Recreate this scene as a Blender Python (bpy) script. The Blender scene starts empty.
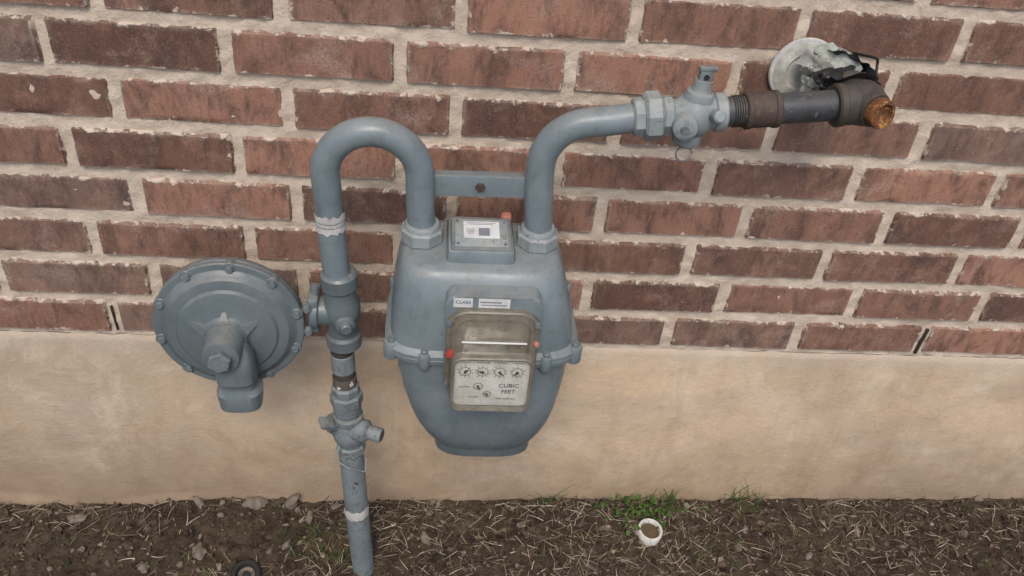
import bpy, bmesh, math, random
from mathutils import Vector, Matrix, noise, Quaternion
random.seed(7)
scene=bpy.context.scene
COL=scene.collection
R=random.uniform

# ------------------------------------------------------------------ materials
class NT:
    def __init__(s,name):
        s.m=bpy.data.materials.new(name); s.m.use_nodes=True
        s.t=s.m.node_tree; s.n=s.t.nodes; s.l=s.t.links
        s.b=s.n['Principled BSDF']
    def node(s,ty,**k):
        n=s.n.new(ty)
        for a,v in k.items(): setattr(n,a,v)
        return n
    def link(s,a,b): s.l.new(a,b)
    def coord(s,kind='Object',scale=None):
        c=s.node('ShaderNodeTexCoord').outputs[kind]
        if scale:
            m=s.node('ShaderNodeMapping'); m.inputs['Scale'].default_value=scale
            s.link(c,m.inputs['Vector']); return m.outputs[0]
        return c
    def noise(s,vec,scale,detail=5,rough=.6,dist=0.):
        n=s.node('ShaderNodeTexNoise'); n.inputs['Scale'].default_value=scale
        n.inputs['Detail'].default_value=detail; n.inputs['Roughness'].default_value=rough
        n.inputs['Distortion'].default_value=dist
        s.link(vec,n.inputs['Vector']); return n.outputs['Fac']
    def rng(s,v,a,b,c=0.,d=1.):
        n=s.node('ShaderNodeMapRange'); n.clamp=True
        n.inputs[1].default_value=a;n.inputs[2].default_value=b;n.inputs[3].default_value=c;n.inputs[4].default_value=d
        s.link(v,n.inputs[0]); return n.outputs[0]
    def mix(s,fac,a,b,mode='MIX'):
        n=s.node('ShaderNodeMix',data_type='RGBA',blend_type=mode)
        for sock,v in ((n.inputs[0],fac),(n.inputs[6],a),(n.inputs[7],b)):
            if isinstance(v,bpy.types.NodeSocket): s.link(v,sock)
            elif isinstance(v,(int,float)): sock.default_value=v
            else: sock.default_value=(*v,1)
        return n.outputs[2]
    def math(s,op,a,b=None,c=None):
        n=s.node('ShaderNodeMath',operation=op)
        for i,v in enumerate((a,b,c)):
            if v is None: continue
            if isinstance(v,bpy.types.NodeSocket): s.link(v,n.inputs[i])
            else: n.inputs[i].default_value=v
        return n.outputs[0]
    def bump(s,h,dist=.001,strength=1.,prev=None):
        n=s.node('ShaderNodeBump'); n.inputs['Distance'].default_value=dist; n.inputs['Strength'].default_value=strength
        s.link(h,n.inputs['Height'])
        if prev: s.link(prev,n.inputs['Normal'])
        s.link(n.outputs[0],s.b.inputs['Normal']); return n.outputs[0]
    def out(s,col,rough=.5,metal=0.,spec=.5):
        for k,v in (('Base Color',col),('Roughness',rough),('Metallic',metal),('Specular IOR Level',spec)):
            i=s.b.inputs[k]
            if isinstance(v,bpy.types.NodeSocket): s.link(v,i)
            elif isinstance(v,(int,float)): i.default_value=v
            else: i.default_value=(*v,1)
        return s.m

def mat_paint(name,c1,c2,dirt=(.10,.09,.075),dirtamt=.5,rough=.42,chip=(.09,.06,.045),chipth=.74,bump=.5,dustamt=.45):
    t=NT(name); v=t.coord()
    n1=t.noise(v,18,6,.65); n2=t.noise(v,140,4,.6); n3=t.noise(v,55,8,.75,.6)
    c=t.mix(t.rng(n1,.35,.68),c1,c2)
    g=t.node('ShaderNodeNewGeometry')
    up=t.node('ShaderNodeSeparateXYZ'); t.link(g.outputs['Normal'],up.inputs[0])
    dust=t.math('MULTIPLY',t.rng(up.outputs[2],.3,1.,0,dustamt),t.rng(n3,.35,.65))
    c=t.mix(dust,c,(.42,.39,.33))
    c=t.mix(t.math('MULTIPLY',t.rng(n3,.55,.72),dirtamt),c,dirt)
    c=t.mix(t.rng(t.noise(v,90,6,.8,.3),chipth-.04,chipth),c,chip)
    m=t.node('ShaderNodeMapping'); m.inputs['Scale'].default_value=(1,1,.18); t.link(v,m.inputs['Vector'])
    c=t.mix(t.rng(t.noise(m.outputs[0],60,5,.7),.54,.74,0,.40),c,dirt)
    t.bump(n2,.0006,bump)
    return t.out(c,t.rng(n3,.3,.7,rough-.08,rough+.2))
M={}
M['paint']=mat_paint('grey_blue_paint',(.150,.196,.218),(.212,.260,.284),dirtamt=.5,rough=.32)
M['paint2']=mat_paint('regulator_paint',(.104,.136,.150),(.146,.180,.194),dirtamt=.45,rough=.32)
M['pale']=mat_paint('pale_grey_paint',(.21,.25,.26),(.33,.37,.375),dirtamt=.8,rough=.5,chipth=.64,bump=.9)
M['worn']=mat_paint('worn_painted_iron',(.15,.185,.20),(.22,.26,.275),dirt=(.07,.05,.035),dirtamt=.9,rough=.6,chipth=.62,bump=.9)
M['black']=mat_paint('black_iron_pipe',(.026,.028,.032),(.060,.067,.077),dirt=(.06,.045,.035),dirtamt=.6,rough=.45,chip=(.16,.17,.17),chipth=.64,dustamt=.15)
M['rustbrown']=mat_paint('rusty_coupling',(.050,.034,.028),(.080,.058,.047),dirt=(.035,.022,.018),dirtamt=.7,rough=.65,chip=(.13,.075,.045),chipth=.62,bump=1,dustamt=.1)
M['tee']=mat_paint('old_iron_fitting',(.038,.032,.028),(.070,.058,.048),dirt=(.04,.024,.015),dirtamt=.8,rough=.6,chip=(.14,.08,.04),chipth=.64,bump=1,dustamt=.15)
M['rust']=mat_paint('orange_rust',(.22,.085,.028),(.12,.048,.022),dirt=(.04,.018,.01),dirtamt=.9,rough=.8,chip=(.50,.28,.09),chipth=.60,bump=1,dustamt=0)
def simple(name,c,rough=.5,var=.25,scale=60,bump=.0003):
    t=NT(name); v=t.coord(); n=t.noise(v,scale,6,.7)
    t.bump(n,bump,.6)
    return t.out(t.mix(t.rng(n,.3,.7),tuple(x*(1-var) for x in c),tuple(min(1,x*(1+var*.5)) for x in c)),rough)
M['white']=simple('white_label',(.66,.67,.66),.55,.25)
M['tape']=simple('dirty_white_tape',(.60,.59,.57),.6,.35,40)
M['pvc']=simple('white_pvc',(.66,.65,.61),.45,.25)
M['blackrub']=simple('black_rubber',(.022,.022,.024),.5,.4)
M['ink']=simple('black_ink',(.02,.02,.025),.6,.1)
M['gap']=simple('dark_gap',(.05,.038,.03),.9,.5,200)
M['blueink']=simple('blue_ink',(.04,.09,.22),.6,.1)
M['grey']=simple('grey_print',(.22,.24,.26),.5,.3,900)
M['red']=simple('red_plastic',(.42,.055,.04),.4,.25)
M['orange']=simple('faded_red_plastic',(.50,.20,.15),.5,.25)
M['dial']=simple('dial_plate',(.68,.69,.65),.5,.12,30)
M['bezel']=simple('index_frame',(.20,.185,.145),.4,.45,60)
M['scrap']=simple('aged_sealant',(.40,.43,.38),.7,.5,90,.002)
M['flange']=simple('flange_metal',(.52,.52,.47),.6,.45,60,.001)
M['soilin']=simple('soil_fill',(.13,.085,.05),.9,.4,200)
M['rock']=simple('pale_rock',(.21,.175,.14),.9,.5,70,.003)
M['bolt']=simple('bolt_steel',(.17,.20,.215),.45,.4,200)

t=NT('dusty_clear_plastic'); v=t.coord(); n=t.noise(v,45,6,.7,.4)
t.b.inputs['Base Color'].default_value=(.30,.27,.20,1)
t.b.inputs['IOR'].default_value=1.45
t.link(t.rng(n,.3,.75,.08,.50),t.b.inputs['Alpha'])
t.link(t.rng(n,.3,.7,.05,.2),t.b.inputs['Roughness'])
M['clear']=t.m
t=NT('clear_dial_window'); v=t.coord(); n=t.noise(v,60,5,.7)
t.b.inputs['Base Color'].default_value=(.50,.46,.36,1)
t.b.inputs['Roughness'].default_value=.08
t.link(t.rng(n,.38,.75,.03,.22),t.b.inputs['Alpha'])
M['window']=t.m

# brick
t=NT('brick'); uv=t.coord('UV'); ob=t.coord('Object')
vc=t.node('ShaderNodeVertexColor',layer_name='bc')
sep=t.node('ShaderNodeSeparateColor'); t.link(vc.outputs[0],sep.inputs[0])
tone,seed,kind=sep.outputs
# every brick samples its own piece of the pattern
cmb=t.node('ShaderNodeCombineXYZ'); t.link(t.math('MULTIPLY',seed,37.),cmb.inputs[1])
vadd=t.node('ShaderNodeVectorMath',operation='ADD'); t.link(ob,vadd.inputs[0]); t.link(cmb.outputs[0],vadd.inputs[1]); pb=vadd.outputs[0]
wn=t.node('ShaderNodeMapping'); wn.inputs['Scale'].default_value=(1,1,.42); t.link(pb,wn.inputs['Vector'])
streak=t.noise(wn.outputs[0],34,8,.72,.4)
fine=t.noise(ob,420,4,.7); mid=t.noise(pb,22,6,.65,.3)
vst=t.node('ShaderNodeMapping'); vst.inputs['Scale'].default_value=(1,1,.2); t.link(ob,vst.inputs['Vector'])
wire=t.noise(vst.outputs[0],240,3,.6)
base=t.mix(tone,(.150,.082,.062),(.380,.205,.145))
base=t.mix(t.math('MULTIPLY',t.rng(kind,.62,1.),.85),base,(.195,.145,.120))
base=t.mix(t.rng(mid,.50,.72,0,.65),base,(.40,.235,.175))
base=t.mix(t.rng(streak,.47,.64,0,.78),base,(.090,.058,.050))
base=t.mix(t.rng(fine,.56,.72,0,.55),base,(.42,.32,.26))
base=t.mix(t.rng(fine,.42,.30,0,.6),base,(.05,.033,.03))
base=t.mix(t.rng(wire,.54,.72,0,.4),base,(.08,.050,.044))
su=t.node('ShaderNodeSeparateXYZ'); t.link(uv,su.inputs[0])
eu=t.math('SUBTRACT',.5*.1955,t.math('ABSOLUTE',su.outputs[0]))
ev=t.math('SUBTRACT',.5*.0602,t.math('ABSOLUTE',su.outputs[1]))
ed=t.math('MINIMUM',eu,ev)
edn=t.math('ADD',ed,t.math('MULTIPLY',t.math('SUBTRACT',t.noise(ob,62,7,.72,.4),.60),.044))
smear=t.rng(edn,-.0020,.0008,1,0)
haze=t.math('MULTIPLY',t.rng(ed,.0,.010,.75,0),t.rng(t.noise(ob,40,6,.7),.44,.62))
bloom=t.math('MULTIPLY',t.rng(t.noise(ob,13,7,.75,.5),.54,.68),t.rng(fine,.4,.62,.08,.6))
base=t.mix(haze,base,(.52,.43,.355))
base=t.mix(bloom,base,(.48,.40,.34))
base=t.mix(smear,base,t.mix(mid,(.56,.465,.375),(.70,.60,.50)))
b1=t.bump(wire,.0014,.6); b2=t.bump(fine,.0013,.9,b1); t.bump(t.math('ADD',streak,smear),.0014,.7,b2)
M['brick']=t.out(base,.9,0,.25)
# mortar
t=NT('mortar'); v=t.coord(); a=t.noise(v,30,6,.7); f=t.noise(v,350,5,.75); g2=t.noise(v,7,5,.7)
c=t.mix(t.rng(a,.3,.7),(.57,.475,.38),(.74,.645,.54)); c=t.mix(t.rng(f,.55,.75,0,.5),c,(.38,.30,.225)); c=t.mix(t.rng(g2,.5,.75,0,.45),c,(.45,.365,.285))
b1=t.bump(t.noise(v,90,5,.7),.004,.8); t.bump(f,.0014,.9,b1)
M['mortar']=t.out(c,.95,0,.2)
# foundation
t=NT('stained_concrete'); v=t.coord()
big=t.noise(v,2.0,5,.6,.3); m1=t.noise(v,6,9,.74,.5); f=t.noise(v,260,4,.7); m2=t.noise(v,26,7,.72,.3)
hm=t.node('ShaderNodeMapping'); hm.inputs['Scale'].default_value=(.55,1,1.4); t.link(v,hm.inputs['Vector'])
hz=t.noise(hm.outputs[0],4.5,8,.66,.6)
vm=t.node('ShaderNodeMapping'); vm.inputs['Scale'].default_value=(1,1,.22); t.link(v,vm.inputs['Vector'])
vs=t.noise(vm.outputs[0],13,7,.7,.3)
sx=t.node('ShaderNodeSeparateXYZ'); t.link(v,sx.inputs[0])
c=t.mix(t.rng(big,.36,.62),(.56,.435,.315),(.70,.545,.375))
greyl=t.math('MULTIPLY',t.rng(t.math('ADD',sx.outputs[0],t.math('MULTIPLY',t.math('SUBTRACT',t.noise(v,4,5,.6),.5),.5)),.45,.0),.6)
c=t.mix(greyl,c,(.42,.345,.27))
c=t.mix(t.rng(hz,.46,.66,0,.65),c,(.46,.385,.305))
c=t.mix(t.rng(m1,.52,.70,0,.75),c,(.74,.63,.50))
c=t.mix(t.rng(m1,.46,.32,0,.65),c,(.44,.315,.21))
c=t.mix(t.rng(vs,.52,.72,0,.50),c,(.40,.295,.205))
c=t.mix(t.rng(m2,.54,.70,0,.40),c,(.38,.285,.20))
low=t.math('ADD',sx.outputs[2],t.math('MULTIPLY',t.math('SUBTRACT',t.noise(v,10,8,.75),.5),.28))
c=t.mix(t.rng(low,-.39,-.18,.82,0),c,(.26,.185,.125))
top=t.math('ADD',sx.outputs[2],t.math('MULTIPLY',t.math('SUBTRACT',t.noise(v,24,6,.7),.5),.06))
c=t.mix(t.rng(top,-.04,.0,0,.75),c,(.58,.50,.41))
c=t.mix(t.rng(f,.60,.74,0,.6),c,(.26,.19,.13))
b1=t.bump(m1,.006,.6); b2=t.bump(m2,.003,.6,b1); t.bump(f,.001,.7,b2)
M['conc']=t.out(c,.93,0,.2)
# ground
t=NT('soil'); v=t.coord(); a=t.noise(v,7,7,.7,.4); b=t.noise(v,60,7,.75,.4); f=t.noise(v,400,4,.7)
c=t.mix(t.rng(a,.35,.65),(.062,.046,.034),(.125,.092,.064))
c=t.mix(t.rng(b,.48,.68,0,.8),c,(.19,.145,.10)); c=t.mix(t.rng(b,.45,.33,0,.85),c,(.022,.016,.012))
c=t.mix(t.rng(f,.62,.72,0,.7),c,(.32,.26,.19))
b1=t.bump(b,.014,1.); t.bump(f,.002,.9,b1)
M['soil']=t.out(c,.97,0,.15)
def mat_attr(name,ramp,rough=.8,trans=0):
    t=NT(name); vc=t.node('ShaderNodeVertexColor',layer_name='bc')
    sp=t.node('ShaderNodeSeparateColor'); t.link(vc.outputs[0],sp.inputs[0])
    cr=t.node('ShaderNodeValToRGB'); e=cr.color_ramp.elements
    e[0].position=0; e[0].color=(*ramp[0],1); e[1].position=1; e[1].color=(*ramp[-1],1)
    for i,cc in enumerate(ramp[1:-1]):
        x=e.new((i+1)/(len(ramp)-1)); x.color=(*cc,1)
    t.link(sp.outputs[0],cr.inputs[0]); return t.out(cr.outputs[0],rough,0,.2)
M['straw']=mat_attr('dry_straw',[(.035,.026,.02),(.09,.07,.048),(.23,.185,.13),(.52,.45,.34)])
M['green']=mat_attr('weed_leaf',[(.035,.075,.015),(.07,.13,.03),(.12,.17,.05)])
M['leaf']=mat_attr('dead_leaf',[(.05,.034,.024),(.12,.08,.05),(.24,.18,.12)])
M['clod']=mat_attr('soil_clod',[(.03,.022,.017),(.09,.066,.047),(.30,.25,.195)])

# ------------------------------------------------------------------ helpers
def empty(name,loc=(0,0,0)):
    e=bpy.data.objects.new(name,None); COL.objects.link(e); e.location=loc; e.empty_display_size=.05
    return e
def finish(bm,name,mat,parent=None,smooth=True,angle=35,mods=None):
    bmesh.ops.remove_doubles(bm,verts=bm.verts,dist=1e-6)
    bmesh.ops.recalc_face_normals(bm,faces=bm.faces)
    me=bpy.data.meshes.new(name); bm.to_mesh(me); bm.free()
    return finmesh(me,name,mat,parent,smooth,angle)
def finmesh(me,name,mat,parent=None,smooth=True,angle=35):
    me.materials.append(M[mat] if isinstance(mat,str) else mat)
    if smooth:
        me.polygons.foreach_set('use_smooth',[True]*len(me.polygons))
        if angle<180: me.set_sharp_from_angle(angle=math.radians(angle))
    o=bpy.data.objects.new(name,me); COL.objects.link(o)
    if parent: o.parent=parent
    return o
def basis(axis):
    a=Vector(axis).normalized(); h=Vector((0,0,1)) if abs(a.z)<.9 else Vector((0,1,0))
    u=h.cross(a).normalized(); w=a.cross(u); return u,w,a
def add_lathe(bm,prof,org,axis,seg=32,phase=0.,sq=None):
    u,w,a=basis(axis); org=Vector(org); rings=[]
    for r,h in prof:
        if r<=1e-7: rings.append([bm.verts.new(org+a*h)]); continue
        rings.append([bm.verts.new(org+a*h+(u*math.cos(phase+2*math.pi*i/seg)*r+w*math.sin(phase+2*math.pi*i/seg)*r*(sq or 1))) for i in range(seg)])
    for A,B in zip(rings,rings[1:]):
        for i in range(seg):
            j=(i+1)%seg
            q=[A[i%len(A)],A[j%len(A)],B[j%len(B)],B[i%len(B)]]
            qq=[]; [qq.append(x) for x in q if x not in qq]
            if len(qq)>2:
                try: bm.faces.new(qq)
                except ValueError: pass
    for Rr,flip in ((rings[0],1),(rings[-1],0)):
        if len(Rr)>2:
            try: bm.faces.new(Rr[::-1] if flip else Rr)
            except ValueError: pass
def lathe(name,prof,org,axis,mat,parent,seg=32,phase=0.,angle=35,sq=None):
    bm=bmesh.new(); add_lathe(bm,prof,org,axis,seg,phase,sq); return finish(bm,name,mat,parent,angle=angle)
def cyl(name,p0,p1,r,mat,parent,seg=32,bev=.0015,phase=0.,r1=None):
    p0=Vector(p0);p1=Vector(p1);L=(p1-p0).length; r1=r1 or r
    return lathe(name,[(0,0),(r-bev,0),(r,bev),(r1,L-bev),(r1-bev,L),(0,L)],p0,p1-p0,mat,parent,seg,phase,30)
def add_tube(bm,pts,rad,seg=28,cap=True,wob=0):
    pts=[Vector(p) for p in pts]; n=len(pts)
    rad=rad if isinstance(rad,list) else [rad]*n
    T=[(pts[min(i+1,n-1)]-pts[max(i-1,0)]).normalized() for i in range(n)]
    u,w,_=basis(T[0]); rings=[]
    for i in range(n):
        if i: 
            q=T[i-1].rotation_difference(T[i]); u=q@u; w=q@w
        rings.append([bm.verts.new(pts[i]+(u*math.cos(2*math.pi*k/seg)+w*math.sin(2*math.pi*k/seg))*rad[i]*(1+wob*noise.noise(pts[i]*60+Vector((k,0,0))))) for k in range(seg)])
    for A,B in zip(rings,rings[1:]):
        for k in range(seg): bm.faces.new([A[k],A[(k+1)%seg],B[(k+1)%seg],B[k]])
    if cap: bm.faces.new(rings[0][::-1]); bm.faces.new(rings[-1])
def tube(name,pts,rad,mat,parent,seg=28,wob=0):
    bm=bmesh.new(); add_tube(bm,pts,rad,seg,True,wob); return finish(bm,name,mat,parent,angle=50)
def add_box(bm,c,s,rotm=None,bev=.0015):
    r=bmesh.ops.create_cube(bm,size=1)
    vs=r['verts']
    for v in vs:
        p=Vector((v.co.x*s[0],v.co.y*s[1],v.co.z*s[2]))
        if rotm: p=rotm@p
        v.co=p+Vector(c)
    if bev:
        es=list({e for v in vs for e in v.link_edges})
        bmesh.ops.bevel(bm,geom=es,offset=bev,segments=2,affect='EDGES',profile=.5)
def box(name,c,s,mat,parent,rotm=None,bev=.0015):
    bm=bmesh.new(); add_box(bm,c,s,rotm,bev); return finish(bm,name,mat,parent,angle=30)
def prism(name,outline,y0,y1,mat,parent,bev=.002):
    bm=bmesh.new(); A=[bm.verts.new((x,y0,z)) for x,z in outline]; B=[bm.verts.new((x,y1,z)) for x,z in outline]
    n=len(A)
    for i in range(n): bm.faces.new([A[i],A[(i+1)%n],B[(i+1)%n],B[i]])
    bm.faces.new(A[::-1]); f=bm.faces.new(B)
    if bev: bmesh.ops.bevel(bm,geom=list(f.edges),offset=bev,segments=3,affect='EDGES',profile=.5)
    return finish(bm,name,mat,parent,angle=30)
def text(name,s,loc,size,mat,parent,rot=(math.pi/2,0,0),align='CENTER'):
    c=bpy.data.curves.new(name,'FONT'); c.body=s; c.size=size; c.align_x=align; c.align_y='CENTER'; c.extrude=.00008
    o=bpy.data.objects.new(name,c); COL.objects.link(o); o.location=loc; o.rotation_euler=rot
    c.materials.append(M[mat]); o.parent=parent; return o
def arc(c,r,a0,a1,n,y):
    return [(c[0]+r*math.cos(math.radians(a0+(a1-a0)*i/n)),y,c[1]+r*math.sin(math.radians(a0+(a1-a0)*i/n))) for i in range(n+1)]
def colattr(me,vals):
    a=me.color_attributes.new('bc','FLOAT_COLOR','POINT'); a.data.foreach_set('color',vals)

# ------------------------------------------------------------------ brick wall
PX,PZ=.2032,.0677
wall=empty('brick_wall')
verts=[];faces=[];cols=[];uvs=[]
def add_brick(cx,cz,near,clipx=None):
    nx,nz=(18,8) if near else (4,4)
    hw=.1948/2+R(-.0020,.0014); hh=.0596/2+R(-.0013,.0012); yo=R(-.0024,.0020); rt=R(-.008,.008)
    tone=min(1,max(0,random.gauss(.48,.34))); kind=random.random(); sd=random.random()
    b=len(verts)
    for j in range(nz+1):
        for i in range(nx+1):
            u=-1+2*i/nx; w=-1+2*j/nz
            border=(i in(0,nx))or(j in(0,nz))
            uu=math.copysign(1-(1-abs(u))**1.35*1,u) if near else u
            ww=math.copysign(1-(1-abs(w))**1.2,w) if near else w
            x=uu*hw; z=ww*hh; y=yo
            if near:
                P=Vector((cx+x,sd*3,cz+z))
                y+=noise.noise(P*25)*.0016+noise.noise(P*120)*.0010
                e=(1-abs(uu))*hw; e2=(1-abs(ww))*hh
                k=noise.noise(P*70)*.0024+noise.noise(P*180)*.0012
                if e<.004: x+=k
                if e2<.004: z+=k
                m=min(e,e2)
                if m<.004: y+=.0010*(1-m/.004)+abs(noise.noise(P*90))*.0018
            if border: y=.013
            xr=x-z*rt; zr=z+x*rt
            verts.append((cx+xr,y,cz+zr)); cols.extend((tone,sd,kind,1)); uvs.append((x,z))
    for j in range(nz):
        for i in range(nx):
            a=b+j*(nx+1)+i; faces.append((a,a+1,a+nx+2,a+nx+1))
for c in range(1,34):
    off=0 if c%2 else .334
    for n in range(-13,22):
        cx=(n+off+.5+R(-.005,.005))*PX; cz=(c-.5)*PZ
        near=(-.45<cx<1.75 and c<=9)
        add_brick(cx,cz,near)
me=bpy.data.meshes.new('bricks'); me.from_pydata(verts,[],faces); me.update()
uvl=me.uv_layers.new(name='UVMap')
fl=[]
for l in me.loops: fl.extend(uvs[l.vertex_index])
uvl.data.foreach_set('uv',fl); colattr(me,cols)
finmesh(me,'bricks','brick',wall,angle=60)
x0,x1=-13*PX,22.2*PX
def lin(a,b,n): return [a+(b-a)*i/n for i in range(n+1)]
def gridmesh(name,xs,zs,fn,mat,parent,angle=180):
    V=[fn(x,z) for z in zs for x in xs]; n=len(xs)
    F=[(j*n+i,j*n+i+1,(j+1)*n+i+1,(j+1)*n+i) for j in range(len(zs)-1) for i in range(n-1)]
    me=bpy.data.meshes.new(name); me.from_pydata(V,[],F); me.update(); return finmesh(me,name,mat,parent,angle=angle)
xs=lin(x0,-.5,30)+lin(-.49,1.7,430)+lin(1.72,x1,40); zs=lin(-.001,.62,130)+lin(.64,33*PZ+.01,24)
gridmesh('mortar_joints',xs,zs,lambda x,z:(x,.0040+noise.noise(Vector((x*60,5,z*60)))*.0030+noise.noise(Vector((x*130,9,z*130)))*.0014,z),'mortar',wall)
box('wall_core',((x0+x1)/2,.135,33*PZ/2),(x1-x0-.02,.22,33*PZ-.004),'mortar',wall)
box('weep_gap',(6*PX+.001,.0010,.031),(.0040,.005,.050),'gap',wall,Matrix.Rotation(.05,3,'Y'),.001)
box('weep_gap',(.001,.0015,.031),(.0026,.005,.044),'gap',wall,Matrix.Rotation(-.03,3,'Y'),.001)

# ------------------------------------------------------------------ foundation
fnd=empty('concrete_foundation')
xs=lin(x0,-.6,30)+lin(-.59,1.9,260)+lin(1.95,x1,30); zs=lin(-.75,-.47,8)+lin(-.46,-.0015,70)
def fy(x,z):
    y=.001+noise.noise(Vector((x*3,1,z*3)))*.003+noise.noise(Vector((x*10,4,z*14)))*.0022
    k=max(0,min(1,(.34-x)/.2)); lip=-.362+.022*noise.noise(Vector((x*5,0,0)))
    if z<lip: y-=k*min(1,(lip-z)/.012)*(.005+.008*noise.noise(Vector((x*12,2,z*12))))
    if z>-.008: y+=.003*(z+.008)/.008+noise.noise(Vector((x*60,0,z*10)))*.002
    return (x,y,z+(noise.noise(Vector((x*35,0,0)))*.002 if z>-.01 else 0))
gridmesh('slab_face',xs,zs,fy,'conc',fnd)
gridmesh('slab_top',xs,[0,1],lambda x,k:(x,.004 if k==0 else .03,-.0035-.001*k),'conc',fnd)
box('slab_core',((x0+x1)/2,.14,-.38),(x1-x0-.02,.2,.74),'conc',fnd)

# ------------------------------------------------------------------ ground
def gz(x,y):
    d=max(0,-y)
    z=-.375+.017*max(-3,min(4,x))-.16*min(d,.35)
    z+=noise.noise(Vector((x*5,y*5,0)))*.010+noise.noise(Vector((x*18,y*18,3)))*.006
    if abs(x-.6)<2 and d<1.2: z+=noise.noise(Vector((x*60,y*60,7)))*.005+noise.noise(Vector((x*140,y*140,7)))*.003
    return z
def spread(a,b,n,ext):
    core=lin(a,b,n); s=(b-a)/n; L=[];st=s;p=a
    while p>-ext: st*=1.35; p-=st; L.append(p)
    Rr=[];st=s;p=b
    while p<ext: st*=1.35; p+=st; Rr.append(p)
    return L[::-1]+core+Rr
xs=spread(-.5,1.8,360,300)
ys=lin(-.35,.03,80); st=.005; p=-.35; L=[]
while p>-300: st*=1.3; p-=st; L.append(p)
ys=L[::-1]+ys
gridmesh('ground',xs,ys,lambda x,y:(x,y,gz(x,y)),'soil',None)

def blades(name,mat,items,parent=None):
    V=[];F=[];C=[]
    for (p,d,L,w,curl,tone,up) in items:
        p=Vector(p); d=Vector(d).normalized(); side=d.cross(Vector((0,0,1)))
        if side.length<.1: side=Vector((1,0,0))
        side.normalize(); side=Quaternion(d,R(-1.2,1.2))@side
        n=4; b=len(V); q=p.copy(); dd=d.copy()
        for i in range(n+1):
            ww=w*(1-.8*(i/n)**2)
            V.append(q-side*ww/2); V.append(q+side*ww/2); C.extend((tone,0,0,1)*2)
            q=q+dd*L/n; dd=(dd+curl/n).normalized()
        for i in range(n): F.append((b+2*i,b+2*i+1,b+2*i+3,b+2*i+2))
    me=bpy.data.meshes.new(name); me.from_pydata([tuple(v) for v in V],[],F); me.update(); colattr(me,C)
    return finmesh(me,name,mat,parent,smooth=False)
it=[]
for k in range(22000):
    x=R(-.6,1.9); y=-abs(random.gauss(0,1))*.17-.002 if random.random()<.88 else R(-1.2,-.0)
    dens=noise.noise(Vector((x*3.2,y*5,11)))
    if dens<R(-.5,.18): continue
    a=R(0,6.283); up=abs(random.gauss(0,.25))
    it.append(((x,y,gz(x,y)+.001+R(0,.005)),(math.cos(a),math.sin(a)*.8-.1,up),R(.008,.038),R(.0006,.0015),Vector((R(-.7,.7),R(-.7,.7),R(-.7,.1))),min(1,max(0,random.gauss(.56,.30))),up))
blades('dry_grass','straw',it)
def lumps(name,mat,items,sub=1):
    bm=bmesh.new(); lay=bm.verts.layers.float_color.new('bc')
    for (p,s,tone) in items:
        r=bmesh.ops.create_icosphere(bm,subdivisions=sub,radius=1); o=Vector((R(0,99),R(0,99),R(0,99)))
        q=Quaternion((R(-1,1),R(-1,1),R(-1,1)),R(0,3))
        for v in r['verts']:
            c=v.co.normalized(); k=1+.55*noise.noise(c*1.3+o)+.2*noise.noise(c*4+o)
            c=q@Vector((c.x*s[0],c.y*s[1],c.z*s[2]))*k; v.co=c+Vector(p); v[lay]=(tone,0,0,1)
    me=bpy.data.meshes.new(name); bm.to_mesh(me); bm.free(); return finmesh(me,name,mat,None,angle=40 if sub<3 else 60)
it=[]
for k in range(4600):
    x=R(-.55,1.85); y=-abs(random.gauss(0,.15))-.001; s=min(.008,.0013+random.expovariate(700))
    it.append(((x,y,gz(x,y)+s*.3),(s*R(.7,1.3),s*R(.7,1.3),s*R(.5,.9)),min(1,max(0,random.gauss(.38,.30)))))
lumps('soil_clods','clod',it)
for (x,y,s) in [(.085,-.095,.014),(.225,-.08,.010),(.255,-.03,.009),(.16,-.01,.014),(.07,-.006,.012),(.22,-.004,.018),(.455,-.075,.009),(-.13,-.03,.012),(1.02,-.06,.006),(1.3,-.09,.006),(.62,-.05,.006),(.0,-.12,.010),(.52,-.10,.006),(1.12,-.11,.007)]:
    lumps('rock','rock',[((x,y,gz(x,y)+s*.15),(s*1.3,s*.8,s*.5),.5)],3)
V=[];F=[];C=[]
for k in range(260):
    x=R(-.55,1.85); y=-abs(random.gauss(0,.16))-.004; L=R(.006,.017); w=L*R(.3,.55); a=R(0,6.28)
    q=Matrix.Rotation(a,3,'Z')@Matrix.Rotation(R(-.6,.6),3,'X')@Matrix.Rotation(R(-.5,.5),3,'Y'); b=len(V); o=Vector((x,y,gz(x,y)+.003)); tn=random.random()
    for i,(u,v) in enumerate([(-1,0),(-.4,-1),(.4,-.9),(1,0),(.4,.9),(-.4,1)]):
        V.append(tuple(o+q@Vector((u*L/2,v*w/2,(v*v)*w*.35)))); C.extend((tn,0,0,1))
    V.append(tuple(o)); C.extend((tn,0,0,1))
    for i in range(6): F.append((b+i,b+(i+1)%6,b+6))
me=bpy.data.meshes.new('dead_leaves'); me.from_pydata(V,[],F); me.update(); colattr(me,C); finmesh(me,'dead_leaves','leaf',None)
it=[]
def tuft(x,y,n,h,sp,tilt=.6):
    for k in range(n):
        a=R(0,6.283); xx=x+R(-sp,sp); yy=min(-.004,y+R(-sp*.6,sp*.6)); 
        it.append(((xx,yy,gz(xx,yy)),(math.cos(a)*tilt,min(.15,math.sin(a)*tilt),1),R(.4,1)*h,R(.0008,.0020),Vector((R(-.5,.5),R(-.6,.2),R(-.9,0))),random.random(),0))
tuft(.85,-.02,60,.055,.055); tuft(.82,-.05,30,.03,.03); tuft(1.03,-.01,34,.070,.035); tuft(.86,-.005,6,.12,.01,.8)
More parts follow.
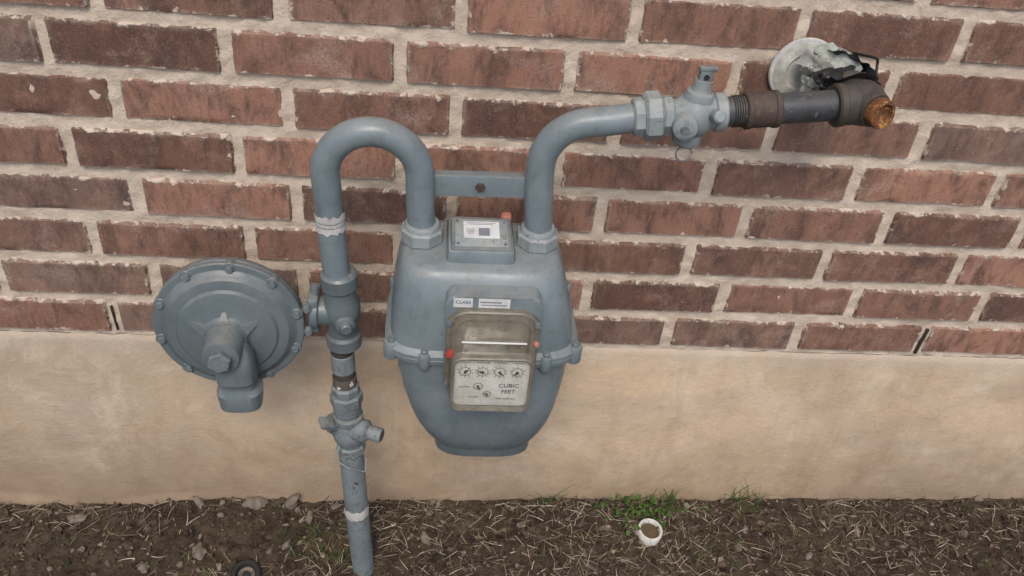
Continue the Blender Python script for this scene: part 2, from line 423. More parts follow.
tuft(.27,-.07,46,.040,.05); tuft(.30,-.10,26,.035,.03);tuft(.18,-.04,24,.03,.05); tuft(.07,-.14,44,.03,.06); tuft(.70,-.09,24,.025,.06); tuft(1.25,-.06,18,.03,.08); tuft(1.45,-.10,18,.035,.06); tuft(-.1,-.09,26,.03,.08); tuft(.95,-.09,60,.028,.06); tuft(.67,-.008,5,.09,.02,.9);tuft(1.42,-.01,7,.05,.04);tuft(.78,-.09,26,.02,.05);tuft(.5,-.06,16,.02,.08);tuft(1.1,-.08,20,.02,.08)
blades('grass','green',it)
it=[]
for (x,n) in ((.66,7),(.70,6),(1.02,9),(1.15,6),(1.28,5),(1.4,8),(1.5,6),(.55,4),(.3,5),(.1,4),(-.05,6),(-.18,5)):
    for k in range(n):
        a=R(0,6.283); xx=x+R(-.04,.04); yy=R(-.03,-.006)
        it.append(((xx,yy,gz(xx,yy)),(math.cos(a)*.8,-abs(math.sin(a))*.3,1),R(.025,.095),R(.0007,.0013),Vector((math.cos(a)*1.0,R(-.3,.0),R(-1.2,-.3))),R(.15,.85),0))
blades('dry_weeds','straw',it)
V=[];F=[];C=[]
for k in range(110):
    x=random.gauss(.845,.035); y=min(-.006,random.gauss(-.03,.018)); L=R(.006,.013); w=L*.6; a=R(0,6.28)
    q=Matrix.Rotation(a,3,'Z')@Matrix.Rotation(R(-.9,.2),3,'Y'); b=len(V); o=Vector((x,y,gz(x,y)+R(.006,.022))); tn=random.random()
    for (u,v) in [(-1,0),(-.4,-1),(.5,-.8),(1,0),(.5,.8),(-.4,1)]:
        V.append(tuple(o+q@Vector((u*L/2,v*w/2,abs(v)*w*.2)))); C.extend((tn,0,0,1))
    F.append(tuple(b+i for i in range(6)))
me=bpy.data.meshes.new('weed_plant'); me.from_pydata(V,[],F); me.update(); colattr(me,C); finmesh(me,'weed_plant','green',None)

cx,cy=.843,-.068; cz=gz(cx,cy)
cap=empty('plastic_pipe_cap',(cx,cy,cz)); cap.rotation_euler=(.12,.05,0)
lathe('ring',[(.0220,-.012),(.0220,.016),(.0210,.0175),(.0180,.0175),(.0170,.016),(.0170,-.004)],(0,0,0),(0,0,1),'pvc',cap,40)
lathe('soil_inside',[(0,.011),(.008,.0115),(.0169,.009),(.0169,-.01)],(0,0,0),(0,0,1),'soilin',cap,24)
cx,cy=.168,-.135; cz=gz(cx,cy)
cap=empty('drain_cap',(cx,cy,cz)); cap.rotation_euler=(.2,0,0)
lathe('rim',[(.024,-.01),(.024,.012),(.022,.014),(.016,.014),(.014,.010),(.014,.0)],(0,0,0),(0,0,1),'blackrub',cap,40)
lathe('plug',[(0,.006),(.0138,.006),(.0138,-.005)],(0,0,0),(0,0,1),'rock',cap,24)
lathe('plug_hub',[(0,.011),(.006,.010),(.007,.006)],(0,0,0),(0,0,1),'blackrub',cap,16)

# ------------------------------------------------------------------ gas piping
Y=-.12; PR=.0165
pipe=empty('gas_pipe')
tube('riser',[(.362,Y,-.62),(.356,Y,-.416),(.348,Y,-.25),(.343,Y,-.11)],.0178,'worn',pipe)
def ragged(name,c,axis,r,h,mat,seed,seg=60,amp=.002):
    bm=bmesh.new(); u,w,a=basis(axis); rows=[]
    for s in (0,.25,.5,.75,1):
        row=[]
        for k in range(seg):
            an=2*math.pi*k/seg; e=(s-.5)*2
            hh=h*s+(e*abs(e))*amp*noise.noise(Vector((math.cos(an)*4,math.sin(an)*4,seed+s*3)))*2
            rr=r+.0004*noise.noise(Vector((math.cos(an)*5,math.sin(an)*5,seed+s*8)))
            row.append(bm.verts.new(Vector(c)+a*hh+u*math.cos(an)*rr+w*math.sin(an)*rr))
        rows.append(row)
    for A,B in zip(rows,rows[1:]):
        for k in range(seg): bm.faces.new([A[k],A[(k+1)%seg],B[(k+1)%seg],B[k]])
    return finish(bm,name,mat,pipe)
ragged('riser_label',(.3475,Y,-.246),(-.035,0,1),.0187,.020,'tape',1)
cxU,rU=(.3805,.053)
pts=[(.3365,Y,.20),(.3335,Y,.23),(.3305,Y,.28),(.3275,Y,.352)]+arc((cxU,.3555),rU,180,0,24,Y)[1:]+[(.4345,Y,.32),(.437,Y,.285)]
tube('inlet_bend',pts,PR,'paint',pipe,32)
ragged('inlet_label',(.3307,Y,.281),(-.035,0,1),.0175,.024,'tape',5)
for k in (1,2): ragged('label_print',(.3307,Y,.2845+.0055*k),(-.035,0,1),.0181,.0010,'grey',9+k,60,.0004)
pts=[(.576,Y,.285),(.5715,Y,.34),(.5695,Y,.37)]+arc((.625,.378),.0555,178,98,16,Y)+[(.64,Y,.4365),(.670,Y,.4425)]
tube('outlet_bend',pts,PR,'paint',pipe,32)
bm=bmesh.new(); add_box(bm,(.503,Y+.006,.343),(.118,.005,.027),Matrix.Rotation(-.02,3,'Y'),.001)
finish(bm,'support_bar','paint',pipe,angle=30)
box('support_bar_back',(.503,Y+.018,.348),(.105,.022,.004),'paint',pipe,Matrix.Rotation(-.02,3,'Y'),.0008)
lathe('bar_bolt',[(0,.003),(.005,.003),(.006,.001),(.006,-.002)],(.503,Y+.003,.343),(0,-1,0),'rustbrown',pipe,6)
A0=Vector((.667,Y,.4425)); A1=Vector((.925,Y,.474)); AD=(A1-A0).normalized()
def ap(x): return A0+AD*((x-A0.x)/AD.x)
cyl('nipple',ap(.765),ap(.80),.0165,'black',pipe)
lathe('coupling',[(0,0),(.0190,0),(.0208,.0015),(.0208,.006),(.0196,.007),(.0196,.031),(.0208,.032),(.0208,.037),(.0190,.0385),(0,.0385)],ap(.787),AD,'rustbrown',pipe,32)
cyl('black_pipe',ap(.82),ap(.905),.0172,'black',pipe)
bm=bmesh.new()
for k in range(5): add_lathe(bm,[(.016,0),(.0178,.001),(.016,.002)],ap(.773+.0026*k),AD,28)
finish(bm,'threads','tee',pipe)
TC=Vector((.919,Y+.002,.4735)); W0=Vector((.897,.03,.467))
dirw=(W0-TC).normalized(); dpl=Vector((.30,-1,.05)).normalized()
bm=bmesh.new()
add_tube(bm,[ap(.890),ap(.905),ap(.915)],[.0215,.0225,.0225],28)
add_lathe(bm,[(0,0),(.022,0),(.0240,.002),(.0240,.009),(.0215,.011)],ap(.886),AD,28)
add_tube(bm,[TC,TC+dirw*.02,TC+dirw*.034],[.024,.0225,.022],28)
add_tube(bm,[TC,TC+dpl*.014,TC+dpl*.024],[.024,.0215,.0185],28)
add_lathe(bm,[(0,0),(.0235,0),(.025,.002),(.025,.009),(.0225,.011)],TC+dirw*.024,dirw,28)
bmesh.ops.create_icosphere(bm,subdivisions=3,radius=.0255,matrix=Matrix.Translation(TC))
finish(bm,'tee_fitting','tee',pipe)
bm=bmesh.new(); add_lathe(bm,[(0,0),(.0160,0),(.0168,.004),(.0165,.011),(.0150,.0135),(.0120,.0135),(.0105,.009),(.004,.008),(0,.0078)],TC+dpl*.022,dpl,30)
for v in bm.verts: v.co+=Vector((noise.noise(v.co*90),noise.noise(v.co*90+Vector((9,0,0))),noise.noise(v.co*90+Vector((0,9,0)))))*.0018
finish(bm,'rusty_plug','rust',pipe)
cyl('wall_pipe',TC+dirw*.03,W0,.0165,'black',pipe)

fl=empty('wall_flange')
FC=(.892,-.003,.462)
lathe('flange_plate',[(.017,.001),(.037,.001),(.0385,.003),(.037,.006),(.031,.009),(.0235,.0105),(.0205,.008),(.017,.008)],FC,(0,-1,0),'flange',fl,48)
lathe('flange_ring',[(.037,.0),(.0405,.0),(.0415,.003),(.0405,.0055),(.0375,.006)],FC,(0,-1,0),'tape',fl,48)
def crumple(name,c,size,mat,par,amp=.35,seed=0,tilt=(0,0,0),ang=28):
    bm=bmesh.new(); bmesh.ops.create_icosphere(bm,subdivisions=4,radius=1)
    q=Matrix.Rotation(tilt[2],3,'Z')@Matrix.Rotation(tilt[1],3,'Y')@Matrix.Rotation(tilt[0],3,'X')
    o=Vector((seed*7.3,seed*2.1,seed))
    for v in bm.verts:
        n=v.co.normalized(); k=1+amp*noise.noise(n*1.3+o)+amp*.6*abs(noise.noise(n*2.6+o))-amp*.35*abs(noise.noise(n*5+o))
        p=Vector((n.x*size[0],n.y*size[1],n.z*size[2]))*k; v.co=Vector(c)+q@p
    return finish(bm,name,mat,par,angle=ang)
def strip(name,pts,w,mat,par,seed=0,th=.0012):
    bm=bmesh.new(); n=len(pts); m=8; G=[]
    P=[Vector(p) for p in pts]
    D=[]
    for a,b in zip(P,P[1:]):
        for i in range(5): D.append(a.lerp(b,i/5))
    D.append(P[-1])
    for i,p in enumerate(D):
        row=[]
        for j in range(m+1):
            s=-1+2*j/m; q=p+Vector(w)*s*(1+.25*noise.noise(Vector((i*.4,seed,0))))
            q+=Vector((noise.noise(q*90+Vector((seed,0,0))),noise.noise(q*90+Vector((0,seed,5))),noise.noise(q*90+Vector((3,0,seed)))))*.006
            row.append(bm.verts.new(q))
        G.append(row)
    for A,B in zip(G,G[1:]):
        for j in range(m): bm.faces.new([A[j],A[j+1],B[j+1],B[j]])
    bmesh.ops.solidify(bm,geom=list(bm.faces),thickness=th)
    return finish(bm,name,mat,par,angle=40)
crumple('seal_lump_1',(.903,-.028,.476),(.024,.020,.018),'scrap',fl,.7,1,(0,.5,0))
crumple('seal_lump_2',(.894,-.04,.455),(.012,.018,.016),'scrap',fl,.8,2)
strip('torn_sealant',[(.890,-.03,.505),(.905,-.05,.500),(.915,-.075,.492),(.905,-.09,.478)],(.012,-.006,.006),'scrap',fl,1,.002)
strip('torn_sealant_2',[(.878,-.03,.490),(.895,-.06,.482),(.900,-.085,.470)],(.004,-.004,.010),'flange',fl,6,.002)
strip('torn_wrap_1',[(.898,-.045,.504),(.915,-.06,.504),(.930,-.075,.498),(.940,-.085,.482)],(.004,-.012,.006),'blackrub',fl,3,.002)
strip('torn_wrap_2',[(.884,-.085,.474),(.900,-.100,.490),(.920,-.10,.496),(.938,-.09,.487)],(.0,-.009,.010),'blackrub',fl,5,.002)
crumple('wrap_core',(.908,-.078,.484),(.030,.018,.012),'blackrub',fl,.6,5,(0,-.1,.3))
tube('wire_tie',[(.920,-.06,.508),(.930,-.085,.514),(.940,-.08,.510),(.947,-.07,.502),(.945,-.08,.49)],.0016,'blackrub',fl,8)
# ------------------------------------------------------------------ upper shutoff valve
val=empty('shutoff_valve')
lathe('union_tail',[(0,0),(.019,0),(.0215,.002),(.0215,.012),(0,.012)],ap(.664),AD,'pale',val,8,.2)
lathe('union_nut',[(0,0),(.0235,0),(.0275,.003),(.0275,.017),(.0235,.020),(0,.020)],ap(.676),AD,'pale',val,8,.4,25)
lathe('union_end',[(0,0),(.021,0),(.0225,.002),(.0225,.010),(.019,.013),(0,.013)],ap(.696),AD,'pale',val,8,.1,25)
lathe('valve_barrel',[(0,0),(.0165,0),(.0185,.006),(.0245,.014),(.0270,.022),(.0245,.032),(.019,.040),(.0185,.044),(.0215,.046),(.0215,.056),(.019,.058),(0,.058)],ap(.709),AD,'pale',val,32)
c=ap(.731)
lathe('plug_core',[(0,-.036),(.012,-.036),(.0155,-.033),(.0165,-.028),(.0165,.022),(.0150,.027),(.0115,.029),(.0100,.033),(.0100,.041),(0,.041)],c+Vector((0,-.002,0)),(0.08,0,1),'pale',val,28)
box('lock_wing',c+Vector((.004,-.002,.043)),(.016,.007,.020),'worn',val,Matrix.Rotation(.12,3,'Z'),.0015)
box('lock_wing_top',c+Vector((.005,-.002,.0535)),(.020,.008,.005),'worn',val,Matrix.Rotation(.12,3,'Z'),.0015)
lathe('lock_eye',[(0,0),(.003,0),(.003,.0015),(0,.0015)],c+Vector((.004,-.0055,.045)),(0,-1,0),'ink',val,16)
lathe('front_boss',[(0,.030),(.009,.030),(.013,.028),(.0145,.024),(.0145,0)],c+Vector((-.008,-.004,-.004)),(-.25,-1,0),'pale',val,24)
lathe('boss_dimple',[(0,.0315),(.0045,.0315),(.005,.0303)],c+Vector((-.008,-.004,-.004)),(-.25,-1,0),'worn',val,16)
lathe('cast_rib',[(0,0),(.0055,0),(.007,.003),(.007,.012),(.005,.014),(0,.014)],c+Vector((.017,-.022,.010)),(.2,-1,.3),'pale',val,20)
tube('seal_ring',[tuple(c+Vector((-.004+.009*math.cos(a),-.012,-.043+.009*math.sin(a)))) for a in [i*math.pi/8 for i in range(16)]],.0011,'worn',val,8)

# ------------------------------------------------------------------ lower shutoff valve and union
lv=empty('shutoff_valve')
ax=Vector((-.035,0,1)).normalized(); b=Vector((.343,Y,-.094))
def lp(z): return b+ax*((z+.094)/ax.z)
lathe('lower_socket',[(0,0),(.0175,0),(.021,.002),(.021,.014),(.018,.018),(0,.018)],lp(-.104),ax,'worn',lv,8,.3,25)
lathe('valve_barrel',[(0,0),(.017,0),(.0185,.006),(.023,.016),(.0245,.026),(.022,.036),(.0185,.044),(.0185,.048),(.021,.050),(.021,.058),(.018,.060),(0,.060)],lp(-.089),ax,'worn',lv,32)
pc=lp(-.056)
lathe('plug_core',[(0,-.034),(.009,-.034),(.012,-.031),(.0145,-.026),(.0165,-.02),(.0165,.026),(.013,.030),(.0105,.031),(.0105,.048),(.0095,.050),(0,.050)],pc+Vector((.0,-.004,.004)),(1,-.35,.02),'worn',lv,26)
lathe('stub_end',[(0,.0005),(.007,.0005),(.0075,0)],pc+Vector((.0,-.004,.004))+Vector((1,-.35,.02)).normalized()*.050,(1,-.35,.02),'black',lv,20)
lathe('left_boss',[(0,0),(.0085,0),(.0095,.002),(.0095,.010),(.006,.012),(.006,.018),(0,.018)],pc+Vector((-.018,-.012,.014)),(-1,-.5,.55),'worn',lv,6)
box('lock_wing',pc+Vector((-.027,-.026,.034)),(.020,.018,.006),'worn',lv,Matrix.Rotation(.5,3,'Y')@Matrix.Rotation(.4,3,'Z'),.0012)
tube('zip_tie',[tuple(pc+Vector((-.012,-.02,-.02))),tuple(pc+Vector((-.020,-.026,-.040))),tuple(pc+Vector((.000,-.026,-.058))),tuple(pc+Vector((.022,-.018,-.075))),tuple(pc+Vector((.024,-.008,-.055)))],.0012,'pale',lv,8)
lathe('union_nut',[(0,0),(.0195,0),(.0225,.003),(.0225,.018),(.0195,.021),(0,.021)],lp(-.008),ax,'worn',lv,8,.1,25)
lathe('union_top',[(0,0),(.018,0),(.0195,.002),(.0195,.012),(.016,.015),(0,.015)],lp(.013),ax,'worn',lv,8,.35,25)
lathe('union_foot',[(0,0),(.0175,0),(.0195,.002),(.0195,.016),(0,.016)],lp(-.024),ax,'worn',lv,24)
bm=bmesh.new(); 
add_lathe(bm,[(0,0),(.0148,0),(.0148,.075),(0,.075)],lp(.024),ax,28)
for k in range(6): add_lathe(bm,[(.0148,0),(.0163,.001),(.0148,.002)],lp(.029+.0027*k),ax,26)
finish(bm,'rusted_nipple','tee',lv)
lathe('nipple_paint',[(.0150,0),(.0158,.001),(.0158,.030),(.0150,.031)],lp(.055),ax,'worn',lv,28)
crumple('pipe_dope_1',lp(.038)+Vector((.009,-.010,0)),(.003,.004,.005),'tape',lv,.6,9)
crumple('pipe_dope_2',lp(.032)+Vector((-.006,-.012,0)),(.003,.004,.003),'tape',lv,.6,11)

# ------------------------------------------------------------------ regulator
reg=empty('gas_regulator')
lathe('inlet_body',[(0,0),(.0195,0),(.0225,.002),(.0225,.018),(.0195,.022),(.0195,.042),(.0225,.048),(.0240,.058),(.0225,.070),(.0195,.078),(.0195,.092),(.0225,.096),(.0225,.114),(.0195,.117),(0,.117)],(.3405,Y,.100),(-.03,0,1),'paint2',reg,32)
lathe('body_boss',[(0,.034),(.006,.034),(.0075,.032),(.0075,.028),(.012,.026),(.0135,.022),(.0135,0)],(.3395,Y,.150),(.25,-1,0),'paint2',reg,24)
lathe('side_arm',[(0,0),(.019,0),(.019,.026),(.0235,.028),(.0235,.036),(0,.036)],(.338,Y,.155),(-1,0,0),'paint2',reg,28)
box('arm_flange',(.305,Y+.004,.156),(.014,.042,.052),'paint2',reg,None,.004)
for dz in (-.018,.018):
    lathe('arm_bolt',[(0,.004),(.0045,.004),(.0055,.002),(.0055,-.004)],(.299,Y-.021,.156+dz),(0,-1,0),'bolt',reg,6)
lathe('arm_bolt_b',[(0,.012),(.004,.012),(.005,.010),(.005,0)],(.307,Y,.182),(0,0,1),'bolt',reg,6)
case=empty('diaphragm_case',(.2,Y-.004,.134)); case.parent=reg; case.rotation_euler=(math.radians(-5),0,math.radians(3))
lathe('back_case',[(0,-.042),(.035,-.042),(.045,-.036),(.060,-.022),(.078,-.014),(.0905,-.010),(.0915,-.008),(.0915,-.0015),(.0905,-.0005)],(0,0,0),(0,-1,0),'paint2',case,72)
lathe('front_case',[(.0905,.0002),(.0918,.001),(.0918,.007),(.0905,.0085),(.083,.0090),(.0805,.0105),(.077,.0150),(.0735,.0185),(.066,.0205),(.062,.0210),(.059,.0245),(.050,.0270),(.036,.0290),(.029,.0305),(.0265,.034),(.0255,.040),(0,.040)],(0,0,0),(0,-1,0),'paint2',case,72,angle=22)
for k in range(10):
    a=2*math.pi*(k+.35)/10; p=(.0855*math.cos(a),-.0085,.0855*math.sin(a))
    lathe('case_bolt',[(0,.0052),(.0044,.0052),(.0052,.0040),(.0052,0)],p,(0,-1,0),'bolt',case,6,k)
    lathe('case_boss',[(.0078,-.0095),(.0078,.0005),(.0070,.0012),(0,.0012)],p,(0,-1,0),'paint2',case,16)
for a,l in ((math.radians(155),.048),(math.radians(28),.044),(math.radians(90),.036)):
    bm=bmesh.new(); d=Vector((math.cos(a),0,math.sin(a)))
    sd=Vector((-d.z,0,d.x)); P0=d*.016; P1=d*l
    v=[bm.verts.new(P0+sd*s*.009+Vector((0,y,0))) for s in(-1,1) for y in(-.042,-.02)]+[bm.verts.new(P1+sd*s*.002+Vector((0,y,0))) for s in(-1,1) for y in(-.0285,-.018)]
    bmesh.ops.convex_hull(bm,input=v); finish(bm,'rib','paint2',case,angle=20)
lathe('spring_tower',[(.0265,.030),(.0245,.036),(.0225,.072),(.0215,.076),(.0165,.0775),(0,.0775)],(0,0,-.000),(0,-1,0),'paint2',case,40)
lathe('tower_cap',[(.0135,.0765),(.0145,.085),(.0125,.0875),(0,.088)],(0,0,-.000),(0,-1,0),'bolt',case,6,.3,25)
bm=bmesh.new()
def ring(c,rx,ry,n=3.2,seg=36,tiltx=0):
    o=[]
    for k in range(seg):
        a=2*math.pi*k/seg; ca,sa=math.cos(a),math.sin(a)
        x=math.copysign(abs(ca)**(2/n),ca)*rx; y=math.copysign(abs(sa)**(2/n),sa)*ry
        o.append(bm.verts.new(Vector(c)+Vector((x,y*math.cos(tiltx),y*math.sin(tiltx)))))
    return o
secs=[ring((.008,-.046,.000),.017,.013),ring((.010,-.050,-.012),.0225,.019),ring((.011,-.050,-.03),.0235,.021),ring((.0115,-.050,-.046),.0240,.0225),ring((.012,-.050,-.050),.0210,.0195),ring((.0125,-.050,-.058),.0215,.0195),ring((.013,-.050,-.064),.0275,.0235),ring((.0135,-.050,-.087),.0255,.0220),ring((.0135,-.050,-.089),.0235,.020)]
for A,B in zip(secs,secs[1:]):
    for k in range(36): bm.faces.new([A[k],A[(k+1)%36],B[(k+1)%36],B[k]])
bm.faces.new(secs[0]); bm.faces.new(secs[-1]); finish(bm,'vent_outlet','paint2',case,angle=40)

# ------------------------------------------------------------------ gas meter
meter=empty('gas_meter')
def xc(z): return .5080+(.28-z)*.065
CY=-.125
def msec(bm,z,hx,hf,hb,n,seg=96):
    o=[]
    for k in range(seg):
        a=2*math.pi*k/seg; ca,sa=math.cos(a),math.sin(a)
        x=math.copysign(abs(ca)**(2/n),ca)*hx; y=math.copysign(abs(sa)**(2/n),sa)
        o.append(bm.verts.new((xc(z)+x,CY+(y*hf if y<0 else y*hb),z)))
    return o
def loft(name,S,mat,angle=40):
    bm=bmesh.new(); rs=[msec(bm,*s) for s in S]
    for A,B in zip(rs,rs[1:]):
        for k in range(len(A)): bm.faces.new([A[k],A[(k+1)%len(A)],B[(k+1)%len(A)],B[k]])
    bm.faces.new(rs[0]); bm.faces.new(rs[-1]); return finish(bm,name,mat,meter,angle=angle)
FZ=.021
loft('upper_case',[(.130+FZ,.1135,.078,.07,5),(.165,.1130,.079,.07,5),(.190,.1110,.079,.07,4.8),(.212,.1080,.077,.07,4.8),(.232,.1040,.073,.067,4.8),(.247,.1005,.068,.063,4.8),(.258,.0970,.063,.059,4.8),(.2655,.0935,.058,.055,4.6),(.2695,.0885,.052,.050,4.2),(.271,.078,.043,.042,3.8)],'paint')
loft('flange_upper',[(.1345+FZ,.1185,.0825,.075,5),(.1335+FZ,.1205,.0840,.077,5),(.1385+FZ,.1205,.0840,.077,5),(.1405+FZ,.1190,.0825,.075,5),(.145+FZ,.1135,.0790,.071,5)],'paint',30)
loft('flange_lower',[(.122+FZ,.1120,.0790,.071,5),(.125+FZ,.1190,.0830,.075,5),(.1318+FZ,.1200,.0840,.077,5),(.1328+FZ,.1185,.0825,.075,5)],'paint',30)
loft('lower_case',[(.131+FZ,.1105,.079,.07,5),(.11,.1080,.0785,.07,4.6),(.07,.1035,.077,.068,4.0),(.035,.0980,.074,.066,3.6),(.010,.0920,.070,.062,3.3),(-.012,.0845,.063,.057,3.1),(-.030,.0765,.055,.05,3.0),(-.040,.0715,.049,.045,3.0),(-.045,.0690,.045,.041,3.2),(-.060,.0675,.043,.039,3.4),(-.064,.0650,.040,.037,3.4)],'paint')
for sx in (-1,1):
    for y in (-.185,-.06):
        p=(xc(.137)+sx*.1125,y,.1215+FZ)
        lathe('ear_lug',[(.0085,0),(.0095,.002),(.0095,.022),(.0085,.024),(0,.024)],(p[0],p[1],.1195+FZ),(0,0,1),'paint',meter,20)
        lathe('ear_bolt',[(0,.006),(.0045,.006),(.0055,.0045),(.0055,0)],(p[0],p[1],.1435+FZ),(0,0,1),'bolt',meter,6)
for xx in (-.072,.075):
    p=(xc(.137)+xx,-.2035,.1195+FZ); lathe('ear_lug',[(.007,0),(.008,.002),(.008,.020),(.007,.022),(0,.022)],p,(0,0,1),'paint',meter,20)
    lathe('ear_bolt',[(0,.005),(.004,.005),(.005,.004),(.005,0)],(p[0],p[1],.1415+FZ),(0,0,1),'bolt',meter,6)
for x in (.4375,.5755):
    lathe('spud_neck',[(.029,-.016),(.0250,-.004),(.0225,.006),(.0215,.014),(0,.014)],(x,Y,.264),(0,0,1),'paint',meter,32)
    lathe('swivel_nut',[(0,0),(.0225,0),(.0260,.0025),(.0260,.0165),(.0225,.019),(0,.019)],(x,Y,.270),(0,0,1),'pale',meter,8,.35,25)
    lathe('swivel_collar',[(0,0),(.0215,0),(.0215,.004),(.0195,.007),(0,.007)],(x,Y,.288),(0,0,1),'pale',meter,28)
bm=bmesh.new(); add_box(bm,(.507,-.128,.274),(.080,.080,.026),None,.007); finish(bm,'hood','paint',meter,angle=30)
badge=empty('badge_plate',(.507,-.138,.291)); badge.parent=meter; badge.rotation_euler=(math.radians(14),0,math.radians(1))
box('plate',(0,0,0),(.071,.052,.006),'paint2',badge,None,.0025)
box('plate_inset',(0,0,.0032),(.062,.043,.0015),'pale',badge,None,.0006)
box('label',(.0,.004,.0044),(.042,.026,.0008),'white',badge,None,0)
box('label_patch',(.003,.0005,.0050),(.013,.012,.0004),'grey',badge,None,0)
for i in range(2): box('label_line',(.0,.0145-.0022*i,.0050),(.034-.006*i,.0007,.0003),'grey',badge,None,0)
for i in range(4): box('label_line',(-.013,.0045-.0022*i,.0050),(.010-.001*i,.0007,.0003),'grey',badge,None,0)
for sx in(-1,1):
    for sy in(-1,1): lathe('plate_screw',[(0,.0015),(.0018,.0013),(.0022,0)],(sx*.0275,sy*.0175,.0038),(0,0,1),'bolt',badge,12)
lathe('red_seal_cap',[(0,0),(.0065,0),(.0065,.012),(.0055,.0135),(0,.014)],(.538,-.100,.284),(0,0,1),'orange',meter,20)

# ---- index assembly
IX=.5235
def arch(x0,x1,z0,z1,rt,rb,n=8):
    o=[]
    for (cx,cz,r,a0) in ((x1-rb,z0+rb,rb,-90),(x1-rt,z1-rt,rt,0),(x0+rt,z1-rt,rt,90),(x0+rb,z0+rb,rb,180)):
        for i in range(n+1):
            a=math.radians(a0+90*i/n); o.append((cx+r*math.cos(a),cz+r*math.sin(a)))
    return o
idx=empty('index_register'); idx.parent=meter
prism('index_base',arch(IX-.0560,IX+.0545,.120,.256,.012,.010),-.185,-.2125,'paint',idx,.004)
def loft_y(name,L,mat,cap=True,angle=30):
    bm=bmesh.new(); rs=[[bm.verts.new((x,y,z)) for x,z in o] for y,o in L]
    for A,B in zip(rs,rs[1:]):
        for k in range(len(A)): bm.faces.new([A[k],A[(k+1)%len(A)],B[(k+1)%len(A)],B[k]])
    if cap: bm.faces.new(rs[-1])
    return finish(bm,name,mat,idx,angle=angle)
loft_y('index_gasket',[(-.2120,arch(IX-.0545,IX+.0545,.113,.2410,.026,.014)),(-.2190,arch(IX-.0540,IX+.0540,.1135,.2405,.026,.014)),(-.2205,arch(IX-.0525,IX+.0525,.115,.2390,.025,.013)),(-.2205,arch(IX-.0440,IX+.0440,.124,.2300,.020,.008)),(-.214,arch(IX-.0430,IX+.0430,.125,.2290,.020,.008))],'bezel',cap=True)
loft_y('clear_cover',[(-.2205,arch(IX-.0500,IX+.0500,.1185,.2360,.024,.013)),(-.230,arch(IX-.0492,IX+.0492,.119,.2310,.022,.013)),(-.241,arch(IX-.0482,IX+.0482,.1195,.2200,.018,.012)),(-.252,arch(IX-.0472,IX+.0472,.1202,.2060,.014,.011)),(-.2565,arch(IX-.0455,IX+.0455,.122,.2025,.012,.009))],'clear',cap=False)
loft_y('front_frame',[(-.249,arch(IX-.0478,IX+.0478,.1197,.2065,.014,.011)),(-.2572,arch(IX-.0470,IX+.0470,.1205,.2045,.014,.011)),(-.2586,arch(IX-.0455,IX+.0455,.1220,.2030,.013,.010)),(-.2580,arch(IX-.0440,IX+.0440,.1235,.2012,.011,.008)),(-.2525,arch(IX-.0432,IX+.0432,.1245,.2004,.011,.008))],'bezel',cap=False)
prism('front_window',arch(IX-.0437,IX+.0437,.1240,.2008,.011,.008),-.2550,-.2562,'window',idx,0)
prism('dial_plate',arch(IX-.0440,IX+.0440,.1235,.2005,.009,.007),-.2485,-.2500,'dial',idx,.0004)
rc=Matrix.Rotation(math.radians(-38),3,'X')
bm=bmesh.new(); add_box(bm,(IX,-.2330,.2075),(.074,.036,.002),rc,.0005); finish(bm,'carrier','dial',idx)
bm=bmesh.new(); add_box(bm,(IX+.002,-.2370,.2100),(.034,.005,.004),rc,.0005); add_box(bm,(IX-.024,-.2330,.213),(.010,.014,.004),rc,.0005); finish(bm,'carrier_clip','bezel',idx)
YD=-.2504
def dial(cx,cz,r,ang,nums=True):
    bm=bmesh.new(); c0=Vector((cx,YD-.0002,cz)); n=40
    A=[bm.verts.new(c0+Vector((math.sin(2*math.pi*k/n)*r,0,math.cos(2*math.pi*k/n)*r))) for k in range(n)]
    B=[bm.verts.new(c0+Vector((math.sin(2*math.pi*k/n)*(r-.0006),0,math.cos(2*math.pi*k/n)*(r-.0006)))) for k in range(n)]
    for k in range(n): bm.faces.new([A[k],A[(k+1)%n],B[(k+1)%n],B[k]])
    for k in range(10):
        a=2*math.pi*k/10; d=Vector((math.sin(a),0,math.cos(a))); s=Vector((d.z,0,-d.x))
        c1=c0+Vector((0,-.0001,0))
        v=[bm.verts.new(c1+d*q+s*w) for q,w in ((r*.72,-.0003),(r*.72,.0003),(r,.0003),(r,-.0003))]; bm.faces.new(v)
    finish(bm,'dial_scale','ink',idx,smooth=False)
    if nums:
        for k in range(10):
            a=2*math.pi*k/10; text('dial_numeral',str(k),(cx+math.sin(a)*r*1.27,YD-.0002,cz+math.cos(a)*r*1.27),.0031,'ink',idx)
    a=ang; d=Vector((math.sin(a),0,math.cos(a))); s=Vector((d.z,0,-d.x)); c0=Vector((cx,YD-.0018,cz)); bm=bmesh.new()
    v=[bm.verts.new(c0+d*q+s*w) for q,w in ((-r*.35,-.0009),(-r*.35,.0009),(r*.3,.0015),(r*.92,.0002),(r*.92,-.0002),(r*.3,-.0015))]; bm.faces.new(v)
    finish(bm,'dial_pointer','ink',idx,smooth=False)
    lathe('dial_hub',[(0,.0025),(.0015,.0025),(.0016,0)],(cx,YD,cz),(0,-1,0),'ink',idx,14)
for k,(nm,an) in enumerate((('1 MILLION',.7),('100 THOUSAND',-1.2),('10 THOUSAND',2.3),('1 THOUSAND',4.0))):
    cx=IX-.0310+k*.0200; dial(cx,.1775,.0068,an); text('dial_title',nm,(cx,YD-.0002,.1915),.0022,'ink',idx)
dial(IX-.015,.1545,.0056,2.6,False); dial(IX-.004,.1420,.0050,-.8,False)
text('dial_title','ONE FOOT',(IX-.031,YD-.0002,.153),.0025,'ink',idx); text('dial_title','TWO FEET',(IX-.020,YD-.0002,.137),.0025,'ink',idx)
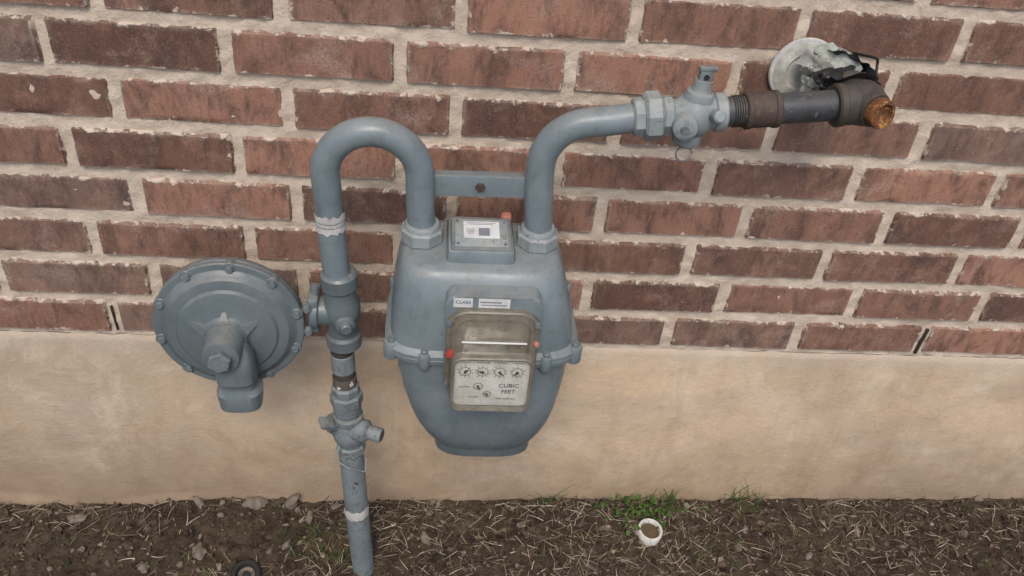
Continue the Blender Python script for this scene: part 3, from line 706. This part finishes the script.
text('index_text','CUBIC',(IX+.021,YD-.0002,.1560),.0082,'ink',idx); text('index_text','FEET',(IX+.021,YD-.0002,.1465),.0082,'ink',idx)
text('index_text','TEMP. COMP. 60 F',(IX+.018,YD-.0002,.1350),.0030,'ink',idx)
lathe('red_seal',[(0,.005),(.0040,.0045),(.0052,0)],(IX-.0490,-.2440,.199),(-.35,-1,.2),'red',idx,16)
lathe('red_seal',[(0,.004),(.003,.0035),(.0038,0)],(IX+.0480,-.2400,.213),(.25,-1,.4),'orange',idx,16)
for sx in(-1,1):
    for z in (.128,.224): lathe('index_screw',[(0,.004),(.0035,.0035),(.0042,0)],(IX+sx*.0508,-.2195,z),(0,-1,0),'bolt',idx,12)
box('class_label',(.4870,-.2128,.2480),(.022,.0010,.0125),'white',idx,None,0)
text('class_text','CLASS',(.4870,-.2136,.2490),.0062,'blueink',idx)
box('serial_label',(.5225,-.2128,.2480),(.036,.0010,.0125),'white',idx,None,0)
box('serial_print',(.5185,-.2135,.2500),(.024,.0004,.0016),'grey',idx,None,0)
box('serial_print',(.5225,-.2135,.2460),(.030,.0004,.0010),'grey',idx,None,0)

# ------------------------------------------------------------------ light
w=bpy.data.worlds.new('World'); scene.world=w; w.use_nodes=True
nt=w.node_tree; bg=nt.nodes['Background']; sky=nt.nodes.new('ShaderNodeTexSky'); sky.sky_type='NISHITA'; sky.sun_disc=False
EL,AZ=math.radians(52),math.radians(186)
sky.sun_elevation=EL; sky.sun_rotation=AZ; sky.air_density=.8; sky.dust_density=3.0; sky.ozone_density=.6
nt.links.new(sky.outputs[0],bg.inputs[0]); bg.inputs[1].default_value=.15
sd=bpy.data.lights.new('sun','SUN'); sd.energy=1.5; sd.angle=math.radians(22); sd.color=(1,.92,.82)
so=bpy.data.objects.new('sun',sd); COL.objects.link(so)
dv=Vector((math.sin(AZ)*math.cos(EL),math.cos(AZ)*math.cos(EL),math.sin(EL)))
so.rotation_euler=dv.to_track_quat('Z','Y').to_euler(); so.location=dv*5

# ------------------------------------------------------------------ camera
yaw,pit,rol=.1215,.6458,.107
f=Vector((math.sin(yaw)*math.cos(pit),math.cos(yaw)*math.cos(pit),-math.sin(pit)))
r=Vector((math.cos(yaw),-math.sin(yaw),0)); u=r.cross(f)
r2=r*math.cos(rol)+u*math.sin(rol); u2=-r*math.sin(rol)+u*math.cos(rol)
cd=bpy.data.cameras.new('camera'); cam=bpy.data.objects.new('camera',cd); COL.objects.link(cam)
mw=Matrix((( r2.x,u2.x,-f.x,.449),(r2.y,u2.y,-f.y,-.9626),(r2.z,u2.z,-f.z,.8405),(0,0,0,1)))
cam.matrix_world=mw; cd.sensor_width=36; cd.lens=843.38/1024*36; cd.clip_start=.02; cd.clip_end=1000
scene.camera=cam
scene.view_settings.view_transform='Standard'; scene.view_settings.look='None'; scene.view_settings.exposure=0
